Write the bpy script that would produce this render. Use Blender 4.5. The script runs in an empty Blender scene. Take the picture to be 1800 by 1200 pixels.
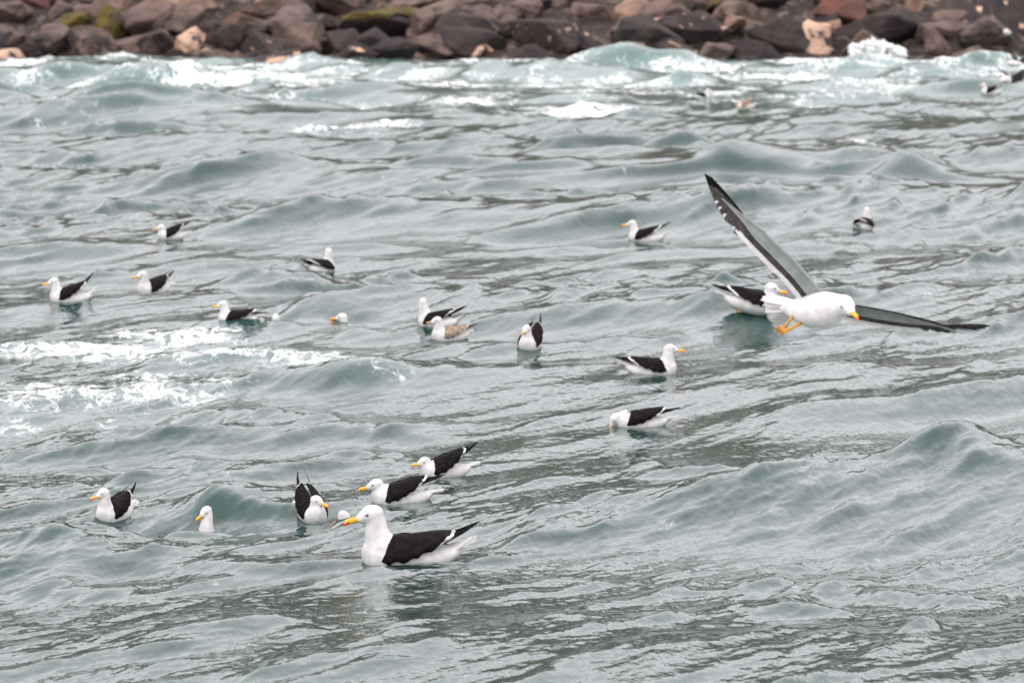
import bpy, bmesh, math, random
import numpy as np
from mathutils import Vector, Matrix, noise as mnoise
R = math.radians
scene = bpy.context.scene
C = scene.collection
random.seed(7)

# ------------------------------------------------------------------ camera
CAM_H, FPX, PITCH = 3.6, 7500.0, math.atan(700 / 7500.0)
cd = bpy.data.cameras.new('camera'); cam = bpy.data.objects.new('camera', cd); C.objects.link(cam)
cd.sensor_width = 36; cd.lens = 36 * FPX / 1800; cd.clip_end = 3000; cd.clip_start = 0.5
cam.location = (0, 0, CAM_H); cam.rotation_euler = (math.pi / 2 - PITCH, 0, 0)
cd.dof.use_dof = True; cd.dof.focus_distance = 25; cd.dof.aperture_fstop = 5.4
scene.camera = cam
# ------------------------------------------------------------------ sky: high overcast
w = bpy.data.worlds.new('World'); scene.world = w; w.use_nodes = True
nt = w.node_tree; N, Lk = nt.nodes, nt.links
bg = N['Background']; bg.inputs['Strength'].default_value = 0.132
SUN_EL, SUN_AZ = R(52), R(200)
sky = N.new('ShaderNodeTexSky'); sky.sky_type = 'NISHITA'; sky.sun_disc = False
sky.sun_elevation = SUN_EL; sky.sun_rotation = SUN_AZ; sky.dust_density = 4
tc = N.new('ShaderNodeTexCoord'); sx = N.new('ShaderNodeSeparateXYZ'); Lk.new(tc.outputs['Generated'], sx.inputs[0])
cl = N.new('ShaderNodeTexNoise'); cl.inputs['Scale'].default_value = 2.6; cl.inputs['Detail'].default_value = 5
Lk.new(tc.outputs['Generated'], cl.inputs['Vector'])
mr = N.new('ShaderNodeMapRange'); mr.inputs[1].default_value = 0.3; mr.inputs[2].default_value = 0.7
mr.inputs[3].default_value = 0.84; mr.inputs[4].default_value = 1.14; Lk.new(cl.outputs['Fac'], mr.inputs[0])
el = N.new('ShaderNodeMapRange'); el.inputs[1].default_value = 0; el.inputs[2].default_value = 1   # overcast: zenith brighter than horizon
el.inputs[3].default_value = 10.4; el.inputs[4].default_value = 11.8; Lk.new(sx.outputs['Z'], el.inputs[0])
mu = N.new('ShaderNodeMath'); mu.operation = 'MULTIPLY'; Lk.new(mr.outputs[0], mu.inputs[0]); Lk.new(el.outputs[0], mu.inputs[1])
cc = N.new('ShaderNodeMix'); cc.data_type = 'RGBA'; cc.blend_type = 'MULTIPLY'; cc.inputs[0].default_value = 1
cc.inputs['A'].default_value = (1.0, 0.957, 0.985, 1); Lk.new(mu.outputs[0], cc.inputs['B'])
mx = N.new('ShaderNodeMix'); mx.data_type = 'RGBA'; mx.inputs[0].default_value = 0.9
Lk.new(sky.outputs[0], mx.inputs['A']); Lk.new(cc.outputs['Result'], mx.inputs['B']); Lk.new(mx.outputs['Result'], bg.inputs['Color'])
# ------------------------------------------------------------------ veiled sun
sl = bpy.data.lights.new('sun', 'SUN'); sl.energy = 0.7; sl.angle = R(25); sl.color = (1, 0.97, 0.93)
so = bpy.data.objects.new('sun', sl); C.objects.link(so)
sd = Vector((math.sin(SUN_AZ) * math.cos(SUN_EL), math.cos(SUN_AZ) * math.cos(SUN_EL), math.sin(SUN_EL)))
so.rotation_euler = (-sd).to_track_quat('-Z', 'Y').to_euler()
scene.view_settings.view_transform = 'Standard'; scene.view_settings.look = 'None'
scene.view_settings.exposure = 0.5; scene.view_settings.gamma = 1
scene.cycles.use_denoising = True; scene.cycles.max_bounces = 6

# ------------------------------------------------------------------ helpers
FW = Vector((0, math.cos(PITCH), -math.sin(PITCH))); UP = Vector((0, math.sin(PITCH), math.cos(PITCH))); RT = Vector((1, 0, 0))
def ray(u, v): return FW + RT * ((u - 900) / FPX) + UP * ((600 - v) / FPX)
def at(u, v, d): return Vector((0, 0, CAM_H)) + ray(u, v) * d                 # a place d metres off
def flat(u, v, z=0.0):
    r = ray(u, v); return Vector((0, 0, CAM_H)) + r * ((z - CAM_H) / r.z)
def tag(o, label=None, cat=None, group=None, kind=None):
    if label: o['label'] = label
    if cat: o['category'] = cat
    if group: o['group'] = group
    if kind: o['kind'] = kind
    return o
def mesh(name, verts, faces, mats, mi=None, smooth=True, parent=None):
    me = bpy.data.meshes.new(name); me.from_pydata([tuple(p) for p in verts], [], faces)
    for m in (mats if isinstance(mats, (list, tuple)) else [mats]): me.materials.append(m)
    if mi is not None: me.polygons.foreach_set('material_index', mi)
    if smooth: me.polygons.foreach_set('use_smooth', [True] * len(me.polygons))
    o = bpy.data.objects.new(name, me); C.objects.link(o)
    if parent: o.parent = parent
    return o
def empty(name, loc=(0, 0, 0)):
    o = bpy.data.objects.new(name, None); C.objects.link(o); o.location = loc; o.empty_display_size = .1
    return o
def lerp(a, b, t): return a + (b - a) * t
def interp(tab, x):                                    # rows (x, a, b, ...) sorted by x
    xs = [r[0] for r in tab]
    return [float(np.interp(x, xs, [r[k] for r in tab])) for k in range(1, len(tab[0]))]
def crv(pts, n):                                       # Catmull-Rom through points, n samples
    P = [Vector(p) for p in pts]; P = [P[0] * 2 - P[1]] + P + [P[-1] * 2 - P[-2]]
    out = []
    for i in range(n):
        t = i / (n - 1) * (len(P) - 3); k = min(int(t), len(P) - 4); t -= k
        a, b, c, d = P[k:k + 4]
        out.append(.5 * ((2 * b) + (c - a) * t + (2 * a - 5 * b + 4 * c - d) * t * t + (3 * b - a - 3 * c + d) * t ** 3))
    return out

# ------------------------------------------------------------------ materials
def mat(name, base, rough=.6, spec=.4, var=None, scale=20, detail=4, bump=0, bscale=60, lo=.4, hi=.62):
    m = bpy.data.materials.new(name); m.use_nodes = True
    t = m.node_tree; b = t.nodes['Principled BSDF']
    b.inputs['Base Color'].default_value = (*base, 1); b.inputs['Roughness'].default_value = rough
    b.inputs['Specular IOR Level'].default_value = spec
    co = t.nodes.new('ShaderNodeTexCoord')
    if var:
        n = t.nodes.new('ShaderNodeTexNoise'); n.inputs['Scale'].default_value = scale; n.inputs['Detail'].default_value = detail
        t.links.new(co.outputs['Object'], n.inputs['Vector'])
        r = t.nodes.new('ShaderNodeMapRange'); r.inputs[1].default_value = lo; r.inputs[2].default_value = hi
        t.links.new(n.outputs['Fac'], r.inputs[0])
        x = t.nodes.new('ShaderNodeMix'); x.data_type = 'RGBA'; x.inputs['A'].default_value = (*base, 1); x.inputs['B'].default_value = (*var, 1)
        t.links.new(r.outputs[0], x.inputs[0]); t.links.new(x.outputs['Result'], b.inputs['Base Color'])
    if bump:
        n2 = t.nodes.new('ShaderNodeTexNoise'); n2.inputs['Scale'].default_value = bscale; n2.inputs['Detail'].default_value = 5
        t.links.new(co.outputs['Object'], n2.inputs['Vector'])
        bp = t.nodes.new('ShaderNodeBump'); bp.inputs['Strength'].default_value = bump; bp.inputs['Distance'].default_value = 1 / bscale
        t.links.new(n2.outputs['Fac'], bp.inputs['Height']); t.links.new(bp.outputs['Normal'], b.inputs['Normal'])
    return m
M = {}
M['white'] = mat('white_plumage', (.65, .64, .63), .85, .10, (.54, .53, .525), 22, 4, .25, 90)
M['black'] = mat('black_plumage', (.006, .0045, .0046), .65, .06, (.013, .009, .0085), 30, 5, .7, 60, .45, .62)
M['vane'] = mat('white_vane', (.80, .79, .78), .85, .1, (.70, .69, .68), 22, 4)
_t = M['vane'].node_tree; _b = _t.nodes['Principled BSDF']; _o = _t.nodes['Material Output']; _tr = _t.nodes.new('ShaderNodeBsdfTranslucent'); _tr.inputs['Color'].default_value = (.85, .84, .82, 1)
_mx = _t.nodes.new('ShaderNodeMixShader'); _mx.inputs[0].default_value = .25; _t.links.new(_b.outputs[0], _mx.inputs[1]); _t.links.new(_tr.outputs[0], _mx.inputs[2]); _t.links.new(_mx.outputs[0], _o.inputs['Surface'])
M['greyw'] = mat('underwing_shaded_grey', (.27, .29, .283), .85, .12, (.215, .23, .225), 26, 4, .3, 80)  # pale underwing, darkened in its colour for the shade beneath the wing
M['dkgrey'] = mat('flight_feather_dark', (.035, .03, .029), .6, .25, (.07, .06, .057), 45, 3, .3, 120)
M['brown'] = mat('brown_plumage', (.16, .115, .085), .8, .15, (.36, .28, .22), 48, 4, .4, 80, .42, .6)
M['buff'] = mat('buff_plumage', (.62, .54, .48), .85, .15, (.38, .30, .25), 40, 4, .3, 80, .5, .7)
M['bill'] = mat('bill_orange', (.83, .36, .018), .35, .5, (.80, .46, .04), 60, 2)
M['red'] = mat('bill_red', (.62, .06, .012), .4, .5, (.75, .15, .015), 70, 2)
M['pinkbill'] = mat('bill_pinkish', (.62, .40, .26), .45, .4, (.3, .2, .15), 50, 2)
M['eye'] = mat('eye_dark', (.02, .018, .016), .12, .6)
M['lid'] = mat('eye_surround_grey', (.24, .23, .225), .8, .1, (.5, .49, .48), 90, 2)  # faint grey smudge around the eye
M['leg'] = mat('leg_yellow', (.52, .27, .035), .5, .4, (.40, .17, .02), 60, 3, .3, 120)
M['web'] = mat('foot_web', (.27, .10, .018), .5, .4, (.42, .20, .03), 50, 3, .3, 120)

# ------------------------------------------------------------------ the sea surface
def tile(n, L, lmin, lmax, ang, spread, p, seed):
    g = np.random.default_rng(seed)
    k = np.fft.fftfreq(n, L / n) * 2 * np.pi
    kx, ky = np.meshgrid(k, k, indexing='xy'); kk = np.hypot(kx, ky); kk[0, 0] = 1e9
    th = np.arctan2(ky, kx); dth = np.angle(np.exp(1j * (th - ang)))
    k0, k1 = 2 * np.pi / lmax, 2 * np.pi / lmin
    amp = kk ** (-p) * np.exp(-(dth / spread) ** 2) * np.exp(-(k0 / kk) ** 4) * np.exp(-(kk / k1) ** 4)
    f = np.fft.ifft2(amp * (g.normal(size=(n, n)) + 1j * g.normal(size=(n, n)))).real
    return (f / f.std()).astype(np.float32), L
def samp(tl, x, y):
    f, L = tl; n = f.shape[0]
    a = np.mod(x / L, 1) * n; b = np.mod(y / L, 1) * n
    i = np.floor(a).astype(np.int64); j = np.floor(b).astype(np.int64); a = a - i; b = b - j
    i %= n; j %= n; i1 = (i + 1) % n; j1 = (j + 1) % n
    return (f[j, i] * (1 - a) + f[j, i1] * a) * (1 - b) + (f[j1, i] * (1 - a) + f[j1, i1] * a) * b
TA = tile(512, 150.0, 5, 15, R(-72), .5, 1.6, 3)
TB = tile(1024, 89.0, 1.1, 5, R(-40), .6, 1.9, 11)
TC = tile(1024, 31.0, .22, 1.2, R(-22), .5, 1.35, 5)
TD = tile(1024, 9.7, .05, .30, R(-24), .6, 1.2, 8)
TG = tile(256, 160.0, 9, 40, R(-60), 3, 1.2, 21)       # gusts
TF = tile(512, 70.0, .6, 6, R(-80), 1.2, 1.5, 31)      # foam break-up
# single crests seen in the photograph: u, v of the crest on flat water, half width px, height m, face length m, back length m, slant
CRESTS = [(1105, 258, 130, .36, .55, 1.6, .5), (985, 300, 150, .24, .8, 1.6, 1.2), (1490, 300, 210, .34, .6, 1.8, -.3), (1560, 290, 80, .18, .4, 1.0, 0),
          (1250, 300, 140, .18, .6, 1.2, .6),
          (1590, 855, 105, .15, .30, .8, .8), (1710, 865, 150, .09, .4, .8, -.5), (1790, 950, 90, .12, .35, .8, .7), (1580, 1075, 140, .08, .30, .7, .1), (1330, 1130, 120, .06, .25, .6, 0),
          (480, 892, 130, .15, .28, .9, -.5), (60, 985, 140, .16, .40, 1.0, -.8), (170, 965, 90, .09, .3, .8, -.6), (165, 1060, 90, .07, .25, .6, -.3), (995, 975, 80, .09, .22, .7, .9),
          (440, 1010, 160, .06, .22, .7, .2), (440, 722, 100, .11, .32, .9, -.3), (180, 748, 100, .11, .3, .8, -.2), (540, 680, 130, .12, .4, 1., -.2),
          (690, 745, 120, .07, .3, .8, 0), (1270, 840, 100, .08, .3, .7, .4), (640, 790, 80, .07, .3, .7, -.3), (270, 800, 80, .07, .3, .7, -.3),
          (1110, 124, 150, .80, 1.5, 2.2, 0), (620, 130, 110, .48, 1.4, 2.0, 0), (200, 160, 400, .74, 2.0, 3.2, .1), (60, 205, 280, .42, 1.8, 2.8, .2), (450, 128, 140, .30, .7, 1.6, 0),
          (1420, 132, 150, .30, .8, 1.8, 0), (1560, 120, 160, .36, .8, 1.8, 0), (1730, 118, 140, .40, .8, 1.8, 0), (1000, 212, 170, .18, .6, 1.2, 0), (1440, 214, 70, .22, .4, 1.0, 0), (830, 190, 80, .2, .5, 1.0, 0),
          (850, 140, 240, .50, 1.5, 2.4, 0), (1270, 150, 220, .32, 1.1, 2.0, 0), (330, 205, 260, .26, 1.0, 2.0, .1), (1650, 160, 220, .26, 1., 2., 0), (330, 168, 50, .2, .5, 1., 0), (525, 168, 60, .2, .5, 1., 0)]
# wavelets in front of the birds that are half hidden: picture place of their crest, half width px, -, face, back
HIDE = [(597, 911, 34, 0, .3, .35), (345, 927, 60, 0, .3, .35), (623, 569, 40, 0, .45, .5), (487, 567, 34, 0, .45, .5), (432, 556, 70, 0, .4, .5)]
FOAM = [(60, 690, 90, 22, 1.1), (250, 660, 130, 10, 1.05), (320, 655, 90, 7, 1.1), (400, 628, 60, 8, 1.1), (440, 662, 150, 12, 1.05), (560, 640, 80, 22, 1.0), (610, 655, 60, 10, 1.2), (500, 625, 90, 10, .9), (40, 725, 50, 22, .9), (170, 690, 120, 20, .72), (240, 720, 130, 20, .5), (330, 590, 140, 13, 1.0),
        (60, 615, 70, 12, .8), (180, 612, 150, 14, .85), (260, 635, 160, 10, .8), (700, 675, 70, 8, .9), (290, 685, 150, 22, .85),
        (1000, 196, 150, 12, 1.15), (1440, 203, 60, 9, 1.3), (830, 182, 65, 8, 1.2), (330, 160, 30, 7, 1.2), (525, 160, 48, 9, 1.25), (185, 222, 40, 4, .9), (585, 224, 150, 9, .95), (690, 222, 90, 6, .9),
        (1490, 278, 60, 10, .6), (1525, 275, 25, 10, .9), (1330, 262, 60, 6, .62), (1130, 245, 50, 12, .5), (1250, 310, 50, 4, .5), (980, 280, 50, 6, .5),
        (950, 130, 200, 14, .85), (1000, 150, 150, 10, .8), (780, 150, 120, 10, .8), (1150, 165, 120, 8, .75), (1400, 105, 60, 12, 1.2), (1380, 98, 60, 10, 1.1), (1520, 95, 90, 14, 1.3), (1650, 105, 150, 20, 1.15), (1760, 90, 90, 18, 1.2), (1560, 88, 60, 10, 1.3),
        (450, 100, 80, 9, 1.2), (40, 116, 60, 6, 1.1), (220, 118, 60, 4, .6), (780, 98, 70, 8, 1.0), (900, 105, 60, 6, .9), (1290, 92, 70, 9, 1.1), (1060, 95, 90, 6, .8), (620, 120, 120, 12, .6), (1300, 135, 160, 14, .75), (1600, 140, 160, 10, .7)]
def ridge(x, y, w1, w2, w3, cx, cy, hw, h, ff, fb, sl):
    f = 1 if cy < 95 else .45; x = x + min(.5, .4 * hw) * w1 * f; y = y + min(.45, ff) * .6 * w2 * f
    t = (y - cy) - sl * (x - cx); s = (x - cx) / hw
    return h * (.9 + .22 * w3) * np.exp(-np.abs(s) ** 2) * np.exp(-(np.where(t < 0, t / ff, t / fb)) ** 2)
CR = []
for (u, v, hw, h, ff, fb, slt) in CRESTS:
    p = flat(u, v); CR.append((p.x, p.y, hw / FPX * p.y, h, ff, fb, slt))
FO = []
for (u, v, ru, rv, s) in FOAM:
    p = flat(u, v); a = flat(u, v - rv).y - p.y; FO.append((p.x, p.y, ru / FPX * p.y, a, s))
CALM = flat(700, 995, .27)
def height(x, y, fine=True):
    x = np.asarray(x, np.float64); y = np.asarray(y, np.float64)
    gust = np.clip(1 + .42 * samp(TG, x, y), .3, 1.8)
    sh = np.clip((y - 85) / 25, 0, 1)
    a = samp(TA, x, y); b = samp(TB, x, y)
    h = .085 * (a + .22 * (a * a - 1)) + (.046 - .022 * sh) * np.clip(y / 38, .62, 1) * (b + .36 * (b * b - 1)) * (.75 + .25 * gust)
    c = samp(TC, x, y)
    h = h + .0125 * gust * (c + .28 * (c * c - 1)) * np.clip(2.1 - y / 60, .5, 1) * np.clip((y - 6) / 24, .58, 1) * (1 + .15 * b)
    d = samp(TD, x, y) if fine else 0
    if fine: h = h + .0034 * gust * (1 + .2 * b) * (d + .15 * (d * d - 1)) * np.clip(1.25 - y / 60, .0, .85) * np.clip((y - 15) / 16, .2, 1)
    h = h * (1 - .75 * np.exp(-((x - CALM.x) / .7) ** 2 - ((y - CALM.y) / 1.5) ** 2))
    h = h + .40 * np.exp(-((y - 15.5) / np.where(y < 15.5, 6.0, 7.0)) ** 2) * (1 - .35 * (1 / (1 + np.exp(-(x - 1.4) / .6)))) * (1 - .35 * (1 / (1 + np.exp((x + 1.6) / .5))))
    shp = h.shape; h = h.ravel(); xf, yf = x.ravel(), y.ravel()
    for cr in CR:
        cx, cy, hw, _, ff, fb, sl = cr; e = abs(sl) * 2.6 * hw
        ix = np.nonzero((np.abs(xf - cx) < 2.6 * hw + .6) & (yf > cy - 2.6 * ff - e - .6) & (yf < cy + 2.6 * fb + e + .6))[0]
        if len(ix):
            a_, b_ = xf[ix], yf[ix]
            h[ix] += ridge(a_, b_, samp(TB, a_ + 7, b_ + 3), samp(TB, a_ * 1.3 + 31, b_ * .9), samp(TB, a_ * 1.1 + 3, b_ * .9), *cr)
    return h.reshape(shp)
for (u, v, hw, _, ff, fb) in HIDE:                       # a low wavelet and a hollow behind it
    p = flat(u, v, .08)
    CR.append((p.x, p.y, hw / FPX * p.y, .06, ff, fb * .7, 0)); CR.append((p.x, p.y + 1.6 * fb, hw / FPX * p.y * 1.2, -.09, fb * .8, fb, 0))
NR, NC = 1420, 980
ys = np.linspace(15.3 ** -.4, 139.0 ** -.4, NR) ** -2.5
S = np.linspace(-1, 1, NC)
X = S[None, :] * (0.12 * 1.22 * ys + 1.1)[:, None]; Y = np.repeat(ys[:, None], NC, 1)
Z = height(X, Y)
lace = samp(TF, X, Y); lace2 = samp(TB, X * 1.7, Y * .8 + 9); fo = np.zeros_like(Z)
for (cx, cy, rx, ry, s) in FO:
    q = ((X - cx) / rx) ** 2 + ((Y - cy) / ry) ** 2
    fo = np.maximum(fo, s * np.exp(-q) * np.clip(.76 + .22 * lace + .14 * lace2, .3, 1.15))
sh = np.clip((Y - 76) / 30, 0, 1)
fo = np.maximum(fo, sh * np.clip(.36 + .20 * lace + .12 * lace2, 0, .8))
Z += np.clip(fo - .6, 0, 1) * (.04 + .03 * lace + .03 * lace2)
co = np.stack([X, Y, Z], -1).reshape(-1, 3).astype(np.float32)
ii = (np.arange(NR - 1)[:, None] * NC + np.arange(NC - 1)[None, :]).ravel()
fc = np.stack([ii, ii + 1, ii + NC + 1, ii + NC], -1).astype(np.int32)
me = bpy.data.meshes.new('water'); me.vertices.add(len(co)); me.vertices.foreach_set('co', co.ravel())
me.loops.add(fc.size); me.loops.foreach_set('vertex_index', fc.ravel())
me.polygons.add(len(fc)); me.polygons.foreach_set('loop_start', np.arange(0, fc.size, 4, dtype=np.int32))
me.polygons.foreach_set('use_smooth', np.ones(len(fc), bool)); me.update(calc_edges=True)
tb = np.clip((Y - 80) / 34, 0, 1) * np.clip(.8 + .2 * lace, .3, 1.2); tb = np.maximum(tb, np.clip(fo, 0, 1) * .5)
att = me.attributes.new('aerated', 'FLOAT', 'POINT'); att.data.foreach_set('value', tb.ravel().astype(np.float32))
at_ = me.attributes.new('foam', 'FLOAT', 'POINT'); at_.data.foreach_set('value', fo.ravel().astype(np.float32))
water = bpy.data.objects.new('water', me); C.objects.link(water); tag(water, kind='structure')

m = bpy.data.materials.new('sea_water'); m.use_nodes = True; t = m.node_tree; n, l = t.nodes, t.links
b = n['Principled BSDF']; out = n['Material Output']
b.inputs['Base Color'].default_value = (.075, .165, .145, 1); b.inputs['Roughness'].default_value = .03; b.inputs['IOR'].default_value = 1.333
geo = n.new('ShaderNodeTexCoord')
sp_ = n.new('ShaderNodeSeparateXYZ'); l.new(geo.outputs['Object'], sp_.inputs[0]); rm = n.new('ShaderNodeMapRange'); rm.inputs[1].default_value = 35; rm.inputs[2].default_value = 115; rm.inputs[3].default_value = .03; rm.inputs[4].default_value = .13; l.new(sp_.outputs['Y'], rm.inputs[0]); l.new(rm.outputs[0], b.inputs['Roughness'])
mp = n.new('ShaderNodeMapping'); mp.inputs['Rotation'].default_value = (0, 0, R(18)); mp.inputs['Scale'].default_value = (1.5, .6, 1); l.new(geo.outputs['Object'], mp.inputs[0])
nz = n.new('ShaderNodeTexNoise'); nz.inputs['Scale'].default_value = 9; nz.inputs['Detail'].default_value = 4; nz.inputs['Roughness'].default_value = .55; l.new(mp.outputs[0], nz.inputs['Vector'])
bp = n.new('ShaderNodeBump'); bp.inputs['Strength'].default_value = .3; bp.inputs['Distance'].default_value = .03
l.new(nz.outputs['Fac'], bp.inputs['Height']); l.new(bp.outputs['Normal'], b.inputs['Normal'])
tn = n.new('ShaderNodeTexNoise'); tn.inputs['Scale'].default_value = .35; tn.inputs['Detail'].default_value = 3; l.new(geo.outputs['Object'], tn.inputs['Vector'])
tx = n.new('ShaderNodeMix'); tx.data_type = 'RGBA'; tx.inputs['A'].default_value = (.010, .036, .031, 1); tx.inputs['B'].default_value = (.020, .058, .050, 1)
l.new(tn.outputs['Fac'], tx.inputs[0])
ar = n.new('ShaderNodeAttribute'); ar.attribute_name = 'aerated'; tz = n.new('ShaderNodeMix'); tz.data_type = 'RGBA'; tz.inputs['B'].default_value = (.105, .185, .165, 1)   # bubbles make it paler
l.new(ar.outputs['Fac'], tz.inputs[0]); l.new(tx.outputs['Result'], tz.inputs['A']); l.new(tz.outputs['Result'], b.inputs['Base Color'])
fa = n.new('ShaderNodeAttribute'); fa.attribute_name = 'foam'
f1 = n.new('ShaderNodeTexNoise'); f1.inputs['Scale'].default_value = 3.6; f1.inputs['Detail'].default_value = 7; f1.inputs['Roughness'].default_value = .62; f1.inputs['Distortion'].default_value = .7; l.new(mp.outputs[0], f1.inputs['Vector'])
rg = n.new('ShaderNodeMath'); rg.operation = 'SUBTRACT'; l.new(f1.outputs['Fac'], rg.inputs[0]); rg.inputs[1].default_value = .5
ab = n.new('ShaderNodeMath'); ab.operation = 'ABSOLUTE'; l.new(rg.outputs[0], ab.inputs[0])
m1 = n.new('ShaderNodeMath'); m1.operation = 'MULTIPLY_ADD'; l.new(ab.outputs[0], m1.inputs[0]); m1.inputs[1].default_value = 6.0; f2 = n.new('ShaderNodeTexNoise'); f2.inputs['Scale'].default_value = 1.7; f2.inputs['Detail'].default_value = 9; f2.inputs['Roughness'].default_value = .68; l.new(mp.outputs[0], f2.inputs['Vector']); f3 = n.new('ShaderNodeMath'); f3.operation = 'MULTIPLY_ADD'; l.new(f2.outputs['Fac'], f3.inputs[0]); f3.inputs[1].default_value = 2.0; f3.inputs[2].default_value = -.86; l.new(f3.outputs[0], m1.inputs[2])
df = n.new('ShaderNodeMath'); df.operation = 'SUBTRACT'; l.new(fa.outputs['Fac'], df.inputs[0]); l.new(m1.outputs[0], df.inputs[1])
ss = n.new('ShaderNodeMapRange'); ss.interpolation_type = 'SMOOTHSTEP'; ss.inputs[1].default_value = 0; ss.inputs[2].default_value = .6; ss.inputs[4].default_value = .88; l.new(df.outputs[0], ss.inputs[0])
fb_ = n.new('ShaderNodeBsdfDiffuse'); fb_.inputs['Color'].default_value = (.82, .83, .84, 1)
ms = n.new('ShaderNodeMixShader'); l.new(ss.outputs[0], ms.inputs[0]); l.new(b.outputs[0], ms.inputs[1]); l.new(fb_.outputs[0], ms.inputs[2]); l.new(ms.outputs[0], out.inputs['Surface'])
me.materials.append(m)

# ------------------------------------------------------------------ the shore
def rock(name, base, var, patch=None, amt=.55, scale=1.4):
    m = mat(name, base, .85, .25, var, scale, 6, .9, 5, .38, .64)
    if patch:
        t = m.node_tree; b = t.nodes['Principled BSDF']; old = b.inputs['Base Color'].links[0].from_socket
        c_ = t.nodes.new('ShaderNodeTexCoord'); n_ = t.nodes.new('ShaderNodeTexNoise'); n_.inputs['Scale'].default_value = 1.9; n_.inputs['Detail'].default_value = 5
        t.links.new(c_.outputs['Object'], n_.inputs['Vector'])
        r_ = t.nodes.new('ShaderNodeMapRange'); r_.inputs[1].default_value = amt; r_.inputs[2].default_value = amt + .05; t.links.new(n_.outputs['Fac'], r_.inputs[0])
        x_ = t.nodes.new('ShaderNodeMix'); x_.data_type = 'RGBA'; t.links.new(r_.outputs[0], x_.inputs[0]); t.links.new(old, x_.inputs['A']); x_.inputs['B'].default_value = (*patch, 1)
        t.links.new(x_.outputs['Result'], b.inputs['Base Color'])
    return m
SAL = (.60, .38, .27)
K = {'grey': rock('rock_grey', (.172, .118, .100), (.080, .055, .047), (.05, .038, .036), .60), 'greyd': rock('rock_grey_stained', (.145, .100, .085), (.06, .043, .037), (.035, .028, .027), .52),
     'tan': rock('rock_tan', (.31, .19, .135), (.18, .12, .095)), 'orange': rock('rock_orange_tan', (.36, .19, .12), (.22, .13, .10)),
     'dark': rock('rock_dark_wet', (.050, .036, .035), (.026, .021, .021)), 'darks': rock('rock_dark_barnacled', (.050, .038, .036), (.028, .022, .022), SAL, .60),
     'red': rock('rock_red_brown', (.15, .065, .05), (.07, .038, .033)), 'salmon': rock('rock_salmon', (.62, .40, .29), (.42, .28, .21), (.06, .045, .042), .57),
     'olive': rock('seaweed_olive', (.105, .078, .014), (.05, .036, .012), (.03, .022, .015), .55), 'brown': rock('rock_brown', (.17, .115, .095), (.085, .06, .054))}
def gz(y): return (y - 130.0) * .30 - .55
def sheet(name, GY, hw, nx, fz, amp, fr, m_):
    gv, gf = [], []; GX = np.linspace(-hw, hw, nx)
    for y in GY:
        for x in GX:
            q = Vector((x * fr, y * fr, 0)); gv.append((x, y, fz(y) + (mnoise.noise(q) + mnoise.noise(q * 3.1) * .5) * amp))
    for j in range(len(GY) - 1):
        for i in range(nx - 1):
            a = j * nx + i; gf.append((a, a + 1, a + nx + 1, a + nx))
    o = mesh(name, gv, gf, m_, smooth=False); return tag(o, kind='structure')
shore = sheet('rocky_shore', list(np.linspace(127, 153, 75)), 34, 200, gz, .42, .62, rock('shore_ground', (.05, .037, .032), (.02, .016, .015), (.13, .095, .08), .55, .8))
sheet('hillside', [150.5, 154, 158, 163, 170, 178, 188, 200, 215, 235], 85, 81, lambda y: 5.2 + (y - 151) * .325, 1.5, .12, rock('hill_ground', (.075, .052, .034), (.032, .025, .017), (.048, .043, .017), .53, .25))

def hull(name, sx_, sy_, sz_, seed, npts=16, sub=2, rough=.07, flatb=0):
    g = random.Random(seed); bm = bmesh.new()
    for i in range(npts):
        v = Vector((g.gauss(0, 1), g.gauss(0, 1), g.gauss(0, 1))).normalized() * g.uniform(.82, 1.12)
        bm.verts.new((v.x, v.y, v.z))
    r = bmesh.ops.convex_hull(bm, input=bm.verts)
    bmesh.ops.delete(bm, geom=[v for v in bm.verts if not v.link_faces], context='VERTS')
    bmesh.ops.dissolve_limit(bm, angle_limit=R(14), verts=bm.verts, edges=bm.edges)
    bmesh.ops.bevel(bm, geom=list(bm.edges), offset=.045, segments=1, affect='EDGES', clamp_overlap=True)
    bmesh.ops.triangulate(bm, faces=bm.faces)
    if sub:
        bmesh.ops.subdivide_edges(bm, edges=bm.edges, cuts=sub, use_grid_fill=True)
        for v in bm.verts:
            q = v.co * 1.7 + Vector((seed * 3.1, 0, 0)); v.co *= 1 + rough * mnoise.noise(q) + rough * .6 * mnoise.noise(q * 3)
    mx_ = [max(abs(v.co[k]) for v in bm.verts) for k in range(3)]
    for v in bm.verts: v.co = (v.co.x / mx_[0] * sx_, v.co.y / mx_[1] * sy_, v.co.z / mx_[2] * sz_)
    me = bpy.data.meshes.new(name); bm.to_mesh(me); bm.free(); return me
def shore_pt(u, v):
    r = ray(u, v); o = Vector((0, 0, CAM_H)); d = (130 - 0) * 0
    # camera ray against the slope z = .30 (y-130) - .55
    tt = (-.55 - .30 * 130 - CAM_H) / (r.z - .30 * r.y)
    return o + r * tt
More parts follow.
